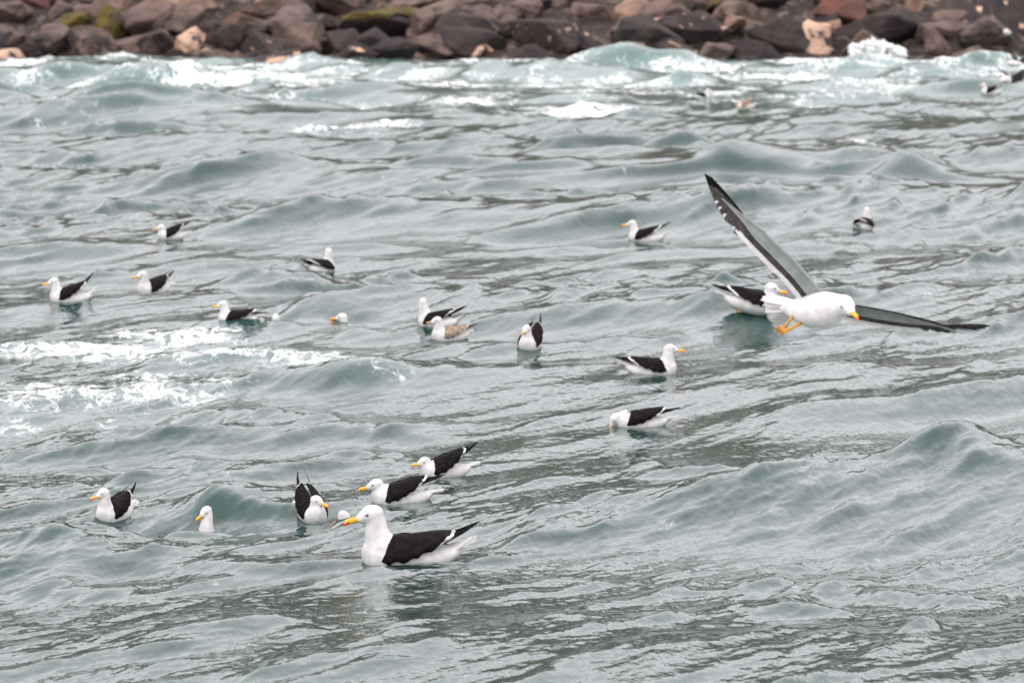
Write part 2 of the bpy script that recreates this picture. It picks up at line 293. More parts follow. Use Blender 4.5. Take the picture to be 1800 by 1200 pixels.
BOUL = [  # u0, u1, v0, v1, kind, label
 (300, 380, -22, 34, 'tan', 'broad tan slab at the top of the rocky shore beside the orange block'),
 (448, 508, -16, 30, 'orange', 'orange-tan block high on the shore left of the black pointed rock'),
 (496, 548, -8, 33, 'dark', 'black pointed rock between the orange-tan block and the mossy boulder'),
 (308, 356, 50, 112, 'salmon', 'pale tan pointed rock standing at the waterline on the left'),
 (606, 770, 18, 92, 'dark', 'wide dark boulder at mid-left with an olive seaweed cap'),
 (531, 595, 34, 64, 'dark', 'small rounded black boulder left of the seaweed-capped boulder'),
 (536, 612, 58, 98, 'brown', 'brown low boulder at the waterline below the small rounded black boulder'),
 (765, 872, 16, 108, 'dark', 'dark pyramid boulder right of the seaweed-capped boulder'),
 (800, 826, 68, 98, 'tan', 'small yellowish rock lying against the dark pyramid boulder'),
 (826, 866, 80, 108, 'salmon', 'low salmon-coloured rock at the water right of the yellowish rock'),
 (918, 1012, -24, 26, 'grey', 'smooth light grey slab at the top centre of the shore'),
 (895, 1022, 34, 110, 'darks', 'large round dark boulder below the smooth light grey slab'),
 (1002, 1085, 2, 46, 'brown', 'brown boulder right of the smooth light grey slab'),
 (1070, 1150, -6, 50, 'tan', 'tan sloping boulder behind the tall breaking crest'),
 (1108, 1270, 26, 92, 'darks', 'long dark boulder with a salmon lower edge behind the breaking crest'),
 (1256, 1326, 2, 52, 'grey', 'grey squared block right of the long dark boulder'),
 (1200, 1262, -12, 34, 'greyd', 'stained grey boulder above the long dark boulder'),
 (1376, 1456, 42, 112, 'salmon', 'pale salmon boulder with dark spots left of the white splash'),
 (1316, 1386, 28, 100, 'greyd', 'stained grey-brown boulder left of the pale salmon boulder'),
 (1440, 1600, 10, 100, 'dark', 'huge black boulder behind the white splash'),
 (1590, 1740, 8, 104, 'darks', 'huge dark boulder right of the white splash with pale barnacled spots'),
 (1715, 1860, 0, 104, 'darks', 'dark barnacled boulder at the right edge of the shore'),
 (1465, 1570, -30, 18, 'grey', 'light grey rock on top of the huge black boulder'),
 (60, 152, 40, 82, 'grey', 'long grey slab low on the shore at the far left'),
 (78, 142, 4, 48, 'brown', 'dark brown block above the long grey slab'),
 (136, 196, 2, 46, 'grey', 'pale grey-brown boulder near the top left of the shore'),
 (196, 256, 18, 72, 'brown', 'upright brown boulder between two grey boulders at left'),
 (246, 336, 22, 76, 'grey', 'grey angular boulder above the pale tan pointed rock'),
 (180, 312, 56, 112, 'greyd', 'dark stained boulder at the waterline left of the pale tan pointed rock'),
 (-30, 60, 88, 124, 'salmon', 'low salmon rock in the water at the left edge'),
 (-40, 46, 58, 100, 'dark', 'dark rock at the left edge above the low salmon rock'),
 (28, 84, -14, 40, 'red', 'red-brown block at the top left corner of the shore'),
 (375, 450, 40, 104, 'dark', 'dark boulder right of the pale tan pointed rock'),
 (440, 520, 24, 60, 'grey', 'grey flat boulder below the orange-tan block'),
 (690, 780, -16, 34, 'grey', 'grey-pink boulder behind the seaweed-capped boulder'),
 (830, 925, -10, 50, 'brown', 'brown sloping rock left of the smooth light grey slab'),
]
for k, (u0, u1, v0, v1, kind, lab) in enumerate(BOUL):
    um, vm = (u0 + u1) / 2, (v0 + v1) / 2
    p = shore_pt(um, vm); p.y -= .25; q = at(um, vm, p.y / ray(um, vm).y)
    s = q.y / FPX
    hw, hh = (u1 - u0) / 2 * s, (v1 - v0) / 2 * s
    me_ = hull('boulder', hw * 1.22, max(.6, (hw + hh) * .7), hh * 1.22, 40 + k, 12, 2, .10)
    me_.materials.append(K[kind]); o = bpy.data.objects.new('boulder', me_); C.objects.link(o); o.location = q
    tag(o, lab, 'boulder', 'boulders along the rocky shore')
    if k == 4:   # seaweed cap draped over the top
        bm = bmesh.new(); bm.from_mesh(me_)
        bmesh.ops.delete(bm, geom=[v for v in bm.verts if v.co.z < hh * (.42 + .25 * mnoise.noise(v.co * 2.3))], context='VERTS')
        for v in bm.verts: v.co = v.co * 1.04 + Vector((0, 0, .05 + .04 * mnoise.noise(v.co * 4)))
        mc = bpy.data.meshes.new('seaweed_cap'); bm.to_mesh(mc); bm.free(); mc.materials.append(K['olive'])
        oc = bpy.data.objects.new('seaweed_cap', mc); C.objects.link(oc); oc.parent = o; oc['label'] = 'olive yellow seaweed over the top of the boulder'
pool = [hull('boulder', 1, .9, .85, 200 + i, 11, 1, .12) for i in range(14)]
for pm in pool: pm.materials.append(K['grey'])
kinds = ['grey', 'grey', 'greyd', 'brown', 'brown', 'dark', 'dark', 'tan', 'red']
g = random.Random(5)
for i in range(298):
    y = g.uniform(129.5, 146); x = g.uniform(-.155, .155) * y; hgt = (y - 130) / 12
    kd = g.choice(['dark', 'darks', 'brown', 'salmon', 'dark', 'greyd'] if hgt < .22 else kinds)
    if g.random() < .02: kd = 'olive'
    s = g.uniform(.36, 1.05) if kd != 'salmon' else g.uniform(.15, .35)
    o = bpy.data.objects.new('boulder', pool[i % 14]); C.objects.link(o); o.parent = shore
    o.location = (x, y, gz(y) + s * .35); o.rotation_euler = (g.uniform(-.4, .4), g.uniform(-.4, .4), g.uniform(0, 6.28)); o.scale = (s * g.uniform(.9, 1.5), s, s * g.uniform(.7, 1.1))
    o.material_slots[0].link = 'OBJECT'; o.material_slots[0].material = K[kd]

# ------------------------------------------------------------------ the white splash against the rocks
sv, sf = [], []
g = random.Random(12)
sc0 = at(1545, 99, 128.6); spx = 129.2 / FPX
for i in range(900):
    a = g.random(); uu = lerp(-50, 44, a); top = 31 * (1 - abs(a - .42) * 1.15) * (1 + .35 * mnoise.noise(Vector((a * 9, 0, 3))))
    vv = top * g.random() ** .7; r_ = g.uniform(.035, .13) * (1 - .6 * vv / 26)
    c0 = Vector((uu * spx, g.uniform(-.35, .35), vv * spx)); k0 = len(sv)
    for q in ((1, 0, 0), (-1, 0, 0), (0, 1, 0), (0, -1, 0), (0, 0, 1), (0, 0, -1)): sv.append(c0 + Vector(q) * r_ * g.uniform(.7, 1.3))
    for f in ((0, 2, 4), (2, 1, 4), (1, 3, 4), (3, 0, 4), (2, 0, 5), (1, 2, 5), (3, 1, 5), (0, 3, 5)): sf.append(tuple(k0 + j for j in f))
M['spray'] = mat('splash_foam', (.86, .87, .87), .9, .1, (.78, .80, .80), 3, 3)
spl = mesh('splash', sv, sf, M['spray']); spl.location = sc0
tag(spl, 'bright white splash of foam thrown up against the huge black boulder', 'splash', kind='stuff')
bpy.context.view_layer.update()

# ------------------------------------------------------------------ gulls
TORSO = [(-.215, .082, .012, .010), (-.19, .074, .036, .028), (-.14, .054, .060, .050), (-.07, .049, .080, .068), (0, .047, .092, .080),
         (.07, .047, .095, .084), (.13, .052, .088, .084), (.175, .062, .068, .074), (.205, .072, .040, .050), (.218, .078, .012, .016)]
WENV = [(-.22, .112, .040, .046), (-.18, .100, .060, .062), (-.11, .078, .086, .083), (-.03, .062, .102, .094), (.05, .056, .106, .096), (.10, .055, .101, .090), (.14, .056, .090, .080)]
def ring_loft(cs, n=16):                                # cs: (centre, side vec, up vec)
    v, f = [], []
    for c, a, b in cs:
        for i in range(n):
            t = 2 * math.pi * i / n; v.append(c + a * math.cos(t) + b * math.sin(t))
    for j in range(len(cs) - 1):
        for i in range(n):
            k = (i + 1) % n; f.append((j * n + i, j * n + k, (j + 1) * n + k, (j + 1) * n + i))
    f.append(tuple(range(n))[::-1]); f.append(tuple((len(cs) - 1) * n + i for i in range(n)))
    return v, f
def tube(pts, n=14):                                     # pts: (Vector, radius side, radius up)
    cs = []
    for i, (p, ra, rb) in enumerate(pts):
        d = (pts[min(i + 1, len(pts) - 1)][0] - pts[max(i - 1, 0)][0]).normalized()
        a = d.cross(Vector((0, 0, 1))) if abs(d.z) < .97 else Vector((0, 1, 0)); a = (a - d * a.dot(d)).normalized(); b = a.cross(d).normalized()
        if abs(d.z) > .5: a = Vector((0, 1, 0)) - d * d.y; a.normalize(); b = a.cross(d).normalized()
        cs.append((p, a * ra, b * rb))
    return ring_loft(cs, n)
def ellip(c, ax, n=16, m_=9):                            # ax: three half axes as vectors
    v, f = [c + ax[2]], []
    for j in range(1, m_):
        a = math.pi * j / m_
        for i in range(n):
            t = 2 * math.pi * i / n; v.append(c + ax[0] * math.sin(a) * math.cos(t) + ax[1] * math.sin(a) * math.sin(t) + ax[2] * math.cos(a))
    v.append(c - ax[2]); e = len(v) - 1
    for i in range(n):
        k = (i + 1) % n; f.append((0, 1 + i, 1 + k)); f.append((e, e - n + k, e - n + i))
        for j in range(m_ - 2):
            p = 1 + j * n; f.append((p + i, p + n + i, p + n + k, p + k))
    return v, f
pending = []
def fuse(parts, mats, parent, vox=.0065, it=6):          # several closed shells become one continuous skin
    V, F = [], []
    for v, f in parts:
        k = len(V); V += v; F += [tuple(i + k for i in q) for q in f]
    o = mesh('body', V, F, mats, parent=parent)
    r = o.modifiers.new('r', 'REMESH'); r.mode = 'VOXEL'; r.voxel_size = vox; r.use_smooth_shade = True
    s = o.modifiers.new('s', 'SMOOTH'); s.factor = .5; s.iterations = it
    pending.append(o); return o
def blade(name, p0, p1, nrm, wd, mats, split=None, parent=None, sag=0, taper=.75, bw=.55, thick=.0009, edge=None):
    # one feather: lens-shaped strip from p0 to p1; faces beyond `split` take the second material
    p0, p1 = Vector(p0), Vector(p1); d = p1 - p0; s = d.cross(Vector(nrm)).normalized(); nn = s.cross(d).normalized()
    st = [(0, bw), (.3, .95), (.6, 1), (taper, .95), (.9, .62), (.97, .3), (1, .05)]
    if split: st = sorted(st + [(split, float(np.interp(split, [a for a, _ in st], [b for _, b in st])))])
    v, f, mi = [], [], []
    dn = d.normalized(); sk = 0
    if edge is not None and abs(edge.dot(s)) > .05: sk = max(-1.6, min(1.6, edge.dot(dn) / edge.dot(s)))      # tips trimmed along the wing's edge
    for a, wv in st:
        c = p0 + d * a + nn * (sag * 4 * a * (1 - a)); e = dn * (sk * wd * .5 * wv if split and a >= split - 1e-6 else 0)
        v += [c + s * wd * .5 * wv + e, c + nn * thick, c - s * wd * .5 * wv - e, c - nn * thick]
    for j in range(len(st) - 1):
        for i in range(4):
            k = (i + 1) % 4; f.append((j * 4 + i, j * 4 + k, j * 4 + 4 + k, j * 4 + 4 + i)); mi.append(1 if split and st[j][0] >= split - 1e-6 else 0)
    f += [(3, 2, 1, 0), tuple(len(v) - 4 + i for i in range(4))]; mi += [0, 1 if split else 0]
    return mesh(name, v, f, mats, mi, smooth=False, parent=parent)
def make_bill(o, fwd, up, parent, L=.064, h=.027, mats=None):
    side = fwd.cross(up).normalized(); mats = mats or [M['bill'], M['red']]
    st = [(-.2, .95, .78, .0), (0, 1, .8, 0), (.35, .92, .62, -.02), (.62, .92, .52, -.06), (.80, .98, .46, -.12), (.92, .74, .36, -.26), (1.0, .30, .16, -.46), (1.03, .06, .06, -.56)]
    cs = [(o + fwd * (L * a) + up * (h * dz), side * (h * .5 * wv), up * (h * .5 * hv)) for a, hv, wv, dz in st]
    v, f = ring_loft(cs, 10); mi = []
    for q in f:
        c = sum((v[i] for i in q), Vector()) / len(q) - o
        a = c.dot(fwd) / L; z = c.dot(up) / h
        mi.append(1 if (.60 < a < .97 and z < -.10) else 0)
    return mesh('bill', v, f, mats, mi, parent=parent)
def make_head(hc, fwd, up):
    side = fwd.cross(up).normalized()
    sh_ = [ellip(hc - fwd * .004, (fwd * .054, side * .0405, up * .044)), ellip(hc + fwd * .030 - up * .006, (fwd * .040, side * .025, up * .027))]
    return sh_, side
def make_eyes(hc, fwd, up, side, parent):
    for s in (-1, 1):
        c = hc + fwd * .023 + up * .008 + side * (s * .0315)
        v, f = ellip(c, (fwd * .0105, side * .0050, up * .0062), 10, 6); lid = mesh('eyelid', v, f, M['lid'], parent=parent)
        v, f = ellip(c + side * (s * .0028) - fwd * .0005, (fwd * .0052, side * .0038, up * .0050), 10, 6); mesh('eye', v, f, M['eye'], parent=parent)

def swim_gull(u, v, s, yaw, label, hx=.165, hz=.232, hyaw=0, hpitch=0, lift=0, tail=12, prim=14, pitch=0, roll=0, young=0, sink=0, head_v=None, hidden=None, legs=False, spread=0, bob=0, seed=0):
    rr = random.Random(seed + int(u * 7 + v))
    hit, loc, nr, fi = water.ray_cast(Vector((0, 0, CAM_H)), ray(u, v).normalized())
    if not hit: loc = flat(u, v)
    x0, y0 = loc.x, loc.y
    sc = s * y0 / FPX
    if hidden: y0 = y0 + .10
    h_ = R(yaw); hd = Vector((math.cos(h_), math.sin(h_), 0))
    pts = [(x0 + hd.x * a * sc, y0 + hd.y * a * sc) for a in (-.15, -.05, .05, .15)]
    hs = height([p[0] for p in pts], [p[1] for p in pts], False)
    z0 = float(np.mean(hs)); slope = float((hs[3] - hs[0]) / (.3 * sc))
    if not hidden: z0 = .35 * z0 + .65 * loc.z
    root = empty('gull', (x0, y0, z0 - (sink + .026) * sc + bob * sc)); root.scale = (sc,) * 3
    root.rotation_euler = Matrix.Rotation(h_, 4, 'Z').to_euler()
    pt = R(pitch) + math.atan(slope) * .22
    root.rotation_mode = 'XYZ'
    root.rotation_euler = (Matrix.Rotation(h_, 3, 'Z') @ Matrix.Rotation(-pt, 3, 'Y') @ Matrix.Rotation(R(roll), 3, 'X')).to_euler()
    if head_v is not None:      # how far the wave lets the bird rise: head centre at this picture height
        hr = Vector((x0, y0, 0)); rv = ray(u, head_v); root.location.z = CAM_H + rv.z * (y0 / rv.y) - hz * sc
    Wm = {0: M['black'], 1: M['brown'], 2: M['brown']}[young]; Bm = M['buff'] if young == 2 else M['white']
    hc = Vector((hx, 0, hz)); hy, hp = R(hyaw), R(hpitch)
    fwd = Vector((math.cos(hy) * math.cos(hp), math.sin(hy) * math.cos(hp), math.sin(hp)))
    up = (Vector((0, 0, 1)) - fwd * fwd.z).normalized()
    heads, side = make_head(hc, fwd, up)
    to = ring_loft([(Vector((x, 0, z)), Vector((0, a, 0)), Vector((0, 0, b))) for x, z, a, b in TORSO], 20)
    nb = hc - fwd * .014 - up * .016
    base = Vector((.098, 0, .058)); low = Vector((.13, 0, .098)) * .6 + Vector((lerp(.13, hx, .4), 0, lerp(.09, hz, .3))) * .4
    mid = lerp(low, nb, .55) + Vector((.004 + .05 * max(0, .2 - hz), 0, 0))
    neck = tube([(base, .080, .078), (lerp(base, low, .55), .077, .074), (low, .070, .074), (lerp(low, mid, .5), .057, .059), (mid, .047, .051), (nb, .040, .044), (nb + (nb - mid) * .2, .03, .03)])
    # rump and flank feathers
    rump = tube([(Vector((-.09, 0, .055)), .064, .055), (Vector((-.155, 0, .066)), .047, .036), (Vector((-.175 - .04 * math.cos(R(tail)), 0, .086 + .04 * math.sin(R(tail)))), .026, .014), (Vector((-.175 - .095 * math.cos(R(tail)), 0, .088 + .095 * math.sin(R(tail)))), .026, .006)])
    fuse([to, neck, rump] + heads, [Bm], root)
    make_bill(hc + fwd * .058 - up * .007, fwd, (up * math.cos(.12) + fwd * 0).normalized(), root, mats=[M['pinkbill'], M['eye']] if young else None)
    make_eyes(hc, fwd, up, side, root)
    # tail fan
    tp = R(tail); tdir = Vector((-math.cos(tp), 0, math.sin(tp))); tn_ = Vector((math.sin(tp), 0, math.cos(tp)))
    tl = empty('tail'); tl.parent = root
    for i in range(7):
        a = (i - 3) / 3
        p0 = Vector((-.185, a * .016, .092 - abs(a) * .004)); p1 = p0 + tdir * (.105 - .012 * a * a) + Vector((0, a * (.026 + spread), -.006 * abs(a)))
        blade('tail_feather', p0, p1, tn_, .034, [Bm] if young == 0 else [Bm, M['dkgrey']], None if young == 0 else .7, tl, taper=.9, bw=.8)
    # folded wings
    la = R(lift)
    def lifted(p, sd):
        q = p - Vector((.10, 0, .075)); q = Matrix.Rotation(la, 3, 'Y') @ q
        q.y += sd * .05 * max(0, -q.x) * (lift / 25.0)
        return q + Vector((.10, 0, .075))
    for sd in (1, -1):
        na, nbb = 30, 12; tuft = 0; ph = rr.uniform(0, 6)
        V, F, MI = [], [], []
        for layer in (0, 1):
            for i in range(na):
                a = i / (na - 1)
                for j in range(nbb):
                    b_ = j / (nbb - 1)
                    x = lerp(.128, -.185, a) - .040 * (1 - b_) * (1 - a) + .014 * b_ * (1 - a) + (.055 * (b_ - .2) ** 2 * a * 2.0 if b_ > .2 else 0)
                    zc, wv, hv = interp(WENV, x)
                    lo_ = -15 + 10 * math.sin(a * math.pi) - 2 + 34 * max(0, a - .42) ** 1.2 * 2 + 9 * max(0, .12 - a) * 8
                    lo_ += (4 + 5 * abs(math.sin(a * 7.3 + ph * 2))) * abs(math.sin(a * 13 + ph)) * (1 if b_ > .8 else 0)
                    an = R(lerp(87 + 2 * sd, lo_, b_)); of = (.006 if layer == 0 else -.006) * (1 if 0 < i < na - 1 and j < nbb - 1 else .2)
                    of += .0035 * math.sin(b_ * 9 + a * 4 + ph) * math.sin(a * 3.1) + .0045 * mnoise.noise(Vector((a * 6 + ph, b_ * 4, seed)))
                    p = Vector((x, sd * (wv + of) * math.cos(an) + sd * .002, zc + (hv + of) * math.sin(an)))
                    V.append(lifted(p, sd))
        k = na * nbb
        for i in range(na - 1):
            for j in range(nbb - 1):
                q = [i * nbb + j, i * nbb + j + 1, (i + 1) * nbb + j + 1, (i + 1) * nbb + j]
                aw = .975 - .075 * (j / nbb) + .010 * math.sin(j * 1.1 + ph)
                wm = 1 if (i / (na - 1) > aw - .035 or (tuft and j == 0 and abs(i - tuft) < 3)) else 0
                F.append(tuple(q) if sd > 0 else tuple(q[::-1])); MI.append(wm)
                q = [z + k for z in q][::-1]; F.append(tuple(q) if sd > 0 else tuple(q[::-1])); MI.append(wm)
        rim = [i * nbb for i in range(na)] + [(na - 1) * nbb + j for j in range(1, nbb)] + [i * nbb + nbb - 1 for i in range(na - 2, -1, -1)] + [j for j in range(nbb - 2, 0, -1)]
        for z in range(len(rim)):
            a, b_ = rim[z], rim[(z + 1) % len(rim)]; F.append((a, b_, b_ + k, a + k)); MI.append(1 if a // nbb > na * .93 else 0)
        wg = mesh('wing', V, F, [Wm, M['white'] if young == 0 else M['buff']], MI, parent=root)
        pa = R(prim)
        for i in range(5):
            q = i / 4
            p0 = lifted(Vector((-.125, sd * (.052 - .012 * q), .116 + .006 * q)), sd)
            ln = lerp(.19, .125, q)
            dr = Matrix.Rotation(la * .8, 3, 'Y') @ Vector((-math.cos(pa), -sd * (.20 - .10 * q), math.sin(pa) - .05 * q + .02 * sd))
            blade('primary_feather', p0, p0 + dr.normalized() * ln, Vector((.2, sd * .75, .6)), lerp(.017, .026, q), [Wm if young == 0 else M['dkgrey'], M['white']], .95 if (i and young == 0) else None, wg, sag=.004)
    if legs:
        for sd in (1, -1):
            v_, f_ = tube([(Vector((-.07, sd * .03, .02)), .010, .010), (Vector((-.095, sd * .032, -.012)), .0065, .0065), (Vector((-.105, sd * .034, -.05)), .006, .006)], 8)
            lg = mesh('leg', v_, f_, M['leg'], parent=root)
            V = [Vector((-.105, sd * .034, -.048)), Vector((-.135, sd * .034 - .03, -.075)), Vector((-.140, sd * .034, -.082)), Vector((-.135, sd * .034 + .03, -.075))]
            V += [p + Vector((.004, 0, .004)) for p in V]
            mesh('foot', V, [(0, 1, 2), (0, 2, 3), (4, 6, 5), (4, 7, 6), (0, 4, 5, 1), (1, 5, 6, 2), (2, 6, 7, 3), (3, 7, 4, 0)], M['web'], parent=lg)
    return tag(root, label, 'gull', 'gulls on the water')

SW = [
 dict(u=725, v=988, s=418, bob=-.008, yaw=188, hyaw=8, hpitch=-9, hx=.176, hz=.240, prim=28, tail=30, label='largest swimming gull in front, upright white neck and orange bill, facing left'),
 dict(u=708, v=883, s=262, yaw=192, hx=.185, hz=.150, hpitch=-8, lift=9, prim=10, tail=10, label='gull with ruffled raised wings and low neck just behind the largest swimming gull'),
 dict(u=783, v=834, s=232, yaw=205, hx=.180, hz=.128, hyaw=12, hpitch=-4, lift=15, prim=22, tail=18, label='gull with hunched neck and steeply raised wingtips, furthest back of the front three'),
 dict(u=593, v=911, s=235, yaw=-62, hx=.10, hz=.25, hyaw=48, hpitch=-34, head_v=904, hidden=.55, label='gull hidden by a wave, only its white crown showing beside the largest bill'),
 dict(u=545, v=911, s=240, yaw=-68, hx=.16, hz=.165, hyaw=28, hpitch=-12, lift=26, prim=35, tail=30, pitch=6, label='gull facing the camera with wings and tail cocked up in front of a green wave'),
 dict(u=357, v=930, s=228, yaw=-80, hx=.11, hz=.28, hyaw=-52, hpitch=-20, head_v=893, hidden=.5, label='gull behind a ripple showing only its neck and head, bill turned down to the left'),
 dict(u=203, v=910, s=226, yaw=240, hyaw=-25, hpitch=-12, hz=.235, lift=14, prim=26, tail=30, label='gull at lower left, upright neck, black wing and barred wingtips to its right'),
 dict(u=1130, v=749, s=222, yaw=186, hx=.222, hz=.085, hyaw=12, hpitch=-52, prim=12, tail=10, lift=3, label='gull dipping its bill into the water'),
 dict(u=1143, v=656, s=214, yaw=-3, hx=.165, hz=.228, hyaw=4, hpitch=-3, prim=16, tail=26, label='gull facing right with raised neck, alone in the middle right of the water'),
 dict(u=934, v=609, s=186, yaw=252, hx=.15, hz=.205, hyaw=-8, hpitch=-12, lift=20, prim=32, tail=20, label='gull swimming head-on to the camera, black wing tilted up behind its head'),
 dict(u=793, v=596, s=178, yaw=212, hx=.165, hz=.215, hyaw=-8, hpitch=-6, prim=16, young=1, label='young gull with a mottled brown wing in front of a black-winged gull'),
 dict(u=772, v=572, s=182, yaw=160, hx=.170, hz=.245, hyaw=-72, hpitch=-4, prim=24, tail=30, lift=6, label='black-winged gull looking away, just behind the young brown-winged gull'),
 dict(u=629, v=570, s=182, yaw=180, hx=.16, hz=.25, head_v=558, hidden=.7, hpitch=-3, label='gull head poking over a wave, orange bill to the left, left of the young gull'),
 dict(u=487, v=567, s=168, yaw=100, hx=.16, hz=.25, head_v=561, hidden=.7, label='small white crown of a gull turned away behind a wave'),
 dict(u=420, v=557, s=168, yaw=181, hyaw=6, hz=.215, hpitch=-6, prim=4, tail=6, sink=.055, label='gull low in the water facing left, black tail end spread right, above the white foam'),
 dict(u=271, v=514, s=172, yaw=230, hx=.165, hz=.212, hyaw=-25, hpitch=-6, prim=24, tail=16, lift=8, label='gull with short dark back beside the leftmost gull'),
 dict(u=126, v=529, s=176, yaw=190, hx=.175, hz=.222, hpitch=-10, hyaw=4, lift=14, prim=38, tail=44, label='leftmost gull, facing left with its white tail cocked up'),
 dict(u=303, v=418, s=126, yaw=206, hx=.165, hz=.175, lift=14, prim=18, tail=16, hpitch=-8, label='small distant gull highest at left, facing left with dark raised wing'),
 dict(u=562, v=477, s=166, yaw=52, hx=.145, hz=.225, hyaw=70, hpitch=-6, prim=20, tail=16, label='gull seen from behind with its white head turned left'),
 dict(u=1137, v=423, s=152, yaw=172, hx=.175, hz=.218, hpitch=-6, prim=26, tail=34, lift=8, label='gull facing left under the tip of the flying gull wing'),
 dict(u=1517, v=402, s=150, yaw=68, hx=.14, hz=.225, hyaw=25, hpitch=-10, prim=14, tail=10, label='gull seen from behind, alone right of the flying gull wing'),
 dict(u=1318, v=553, s=238, yaw=-2, hx=.145, hz=.175, hyaw=-4, hpitch=-6, prim=14, tail=16, pitch=-4, legs=True, bob=.06, label='gull with yellow legs half hidden behind the flying gull'),
 dict(u=1233, v=176, s=68, bob=.06, yaw=-5, hz=.225, prim=14, label='tiny far gull with black back, left of the brown one'),
 dict(u=1311, v=194, s=80, bob=.05, yaw=196, hx=.18, hz=.15, lift=24, prim=30, tail=42, young=2, label='far brown mottled young gull with its tail raised'),
 dict(u=1742, v=165, s=82, yaw=192, hz=.215, lift=8, prim=20, tail=36, label='far swimming gull below the flapping gulls at the right edge'),
]
for i, d in enumerate(SW): swim_gull(seed=i * 13, **d)

# ------------------------------------------------------------------ gulls in the air
def polyl(P, d0):                                         # picture points with their own depth -> places
    return [at(u, v, d0 + dz) for u, v, dz in P]
def fly_wing(root, lead, trail, thick, nsec, nprim, wrist, under, detail=True, topdir=None, twist=0):
    # lead/trail: curves of places from shoulder to tip; a cambered wing with its own flight feathers
    nt_, ncc = 34, 9
    Lc, Tc = crv(lead, nt_), crv(trail, nt_)
    tend = .80
    V, F, MI = [], [], []
    nup = []
    for i in range(nt_):
        k0, k1 = max(i - 1, 0), min(i + 1, nt_ - 1)
        nn = (Lc[k1] - Lc[k0]).cross(Tc[i] - Lc[i])
        if nn.length < 1e-9: nn = nup[-1].copy()
        nn.normalize()
        if nn.dot(topdir) < 0: nn.negate()
        nup.append(nn)
    rows = int(nt_ * tend)
    for layer in (0, 1):
        for i in range(rows):
            t = i / (nt_ - 1); fade = 1 - max(0, (t - .55) / (tend - .55)) ** 1.5
            cmax = lerp(.60, .50, t) * (1 if t < .5 else lerp(1, .30, (t - .5) / (tend - .5)))
            for j in range(ncc):
                c = j / (ncc - 1); ch = Tc[i] - Lc[i]; chord = ch.length
                if layer == 0: off = thick * (2.6 * math.sqrt(c + .0001) - 2.4 * c) * (.35 + .65 * fade) + .10 * chord * c * (1 - c)
                else: off = .13 * chord * c * (1 - c) * 1.2 - thick * .3 * math.sin(math.pi * min(1, c * 3)) * (c < .33)
                if j in (0, ncc - 1) and layer == 1: off = thick * (2.6 * math.sqrt(c + .0001) - 2.4 * c) * (.35 + .65 * fade) + .10 * chord * c * (1 - c) - (.001 if j else 0)
                V.append(Lc[i] + ch * (c * cmax) + nup[i] * off)
    k = rows * ncc
    for i in range(rows - 1):
        for j in range(ncc - 1):
            q = (i * ncc + j, i * ncc + j + 1, (i + 1) * ncc + j + 1, (i + 1) * ncc + j)
            F.append(q); MI.append(0); F.append(tuple(z + k for z in q[::-1]))
            MI.append(2)
    for i in range(rows - 1):
        for j in (0, ncc - 1): a = i * ncc + j; F.append((a, a + ncc, a + ncc + k, a + k)); MI.append(1 if j == 0 else 2)
    for i in (0, rows - 1):
        for j in range(ncc - 1): a = i * ncc + j; F.append((a, a + 1, a + 1 + k, a + k)); MI.append(2)
    wg = mesh('wing', V, F, [M['black'], M['white'], under], MI, parent=root)
    def P(t, c):
        x = t * (nt_ - 1); i = min(int(x), nt_ - 2); f = x - i
        a = lerp(Lc[i], Lc[i + 1], f); b = lerp(Tc[i], Tc[i + 1], f); nn = lerp(nup[i], nup[i + 1], f)
        return a + (b - a) * c + nn * (.10 * (b - a).length * c * (1 - c)), nn
    for i in range(nsec):                                  # secondaries: dark with broad white tips
        t = lerp(.015, wrist + .04, (i + .5) / nsec)
        p0, nn = P(t, .54); p1, _ = P(min(1, t + .03), 1.0)
        blade('secondary_feather', p0 + nn * .010, p1 + nn * (.0012 * (i % 2)), nn, .10 if nsec < 16 else .052, [M['dkgrey'], M['vane']], .63, wg, taper=.985, bw=.95, edge=(P(min(1, t + .06), 1.0)[0] - P(max(0, t - .02), 1.0)[0]).normalized())
    for i in range(nprim):                                 # primaries, longest at the leading edge
        q = i / (nprim - 1)
        t0 = lerp(wrist, wrist + .22, q ** .8); p0, nn = P(t0, lerp(.60, .10, q))
        t1 = lerp(wrist + .10, 1.0, q ** .62); p1, n1 = P(t1, lerp(1.0, .55 if q < 1 else .3, q ** 2))
        nb_ = (nn * (1 - twist * q) + Vector((0, -1, .15)) * twist * q * (1 if nn.y < 0 else 1)).normalized()
        blade('primary_feather', p0 + nn * (.004 + .0008 * i), p1 + n1 * .0005 * i, nb_, lerp(.044, .032, q), [M['dkgrey'] if i < nprim - 3 else M['black'], M['white']], lerp(.92, .95, q) if i < 4 else None, wg, taper=.85, bw=.7)
    return wg

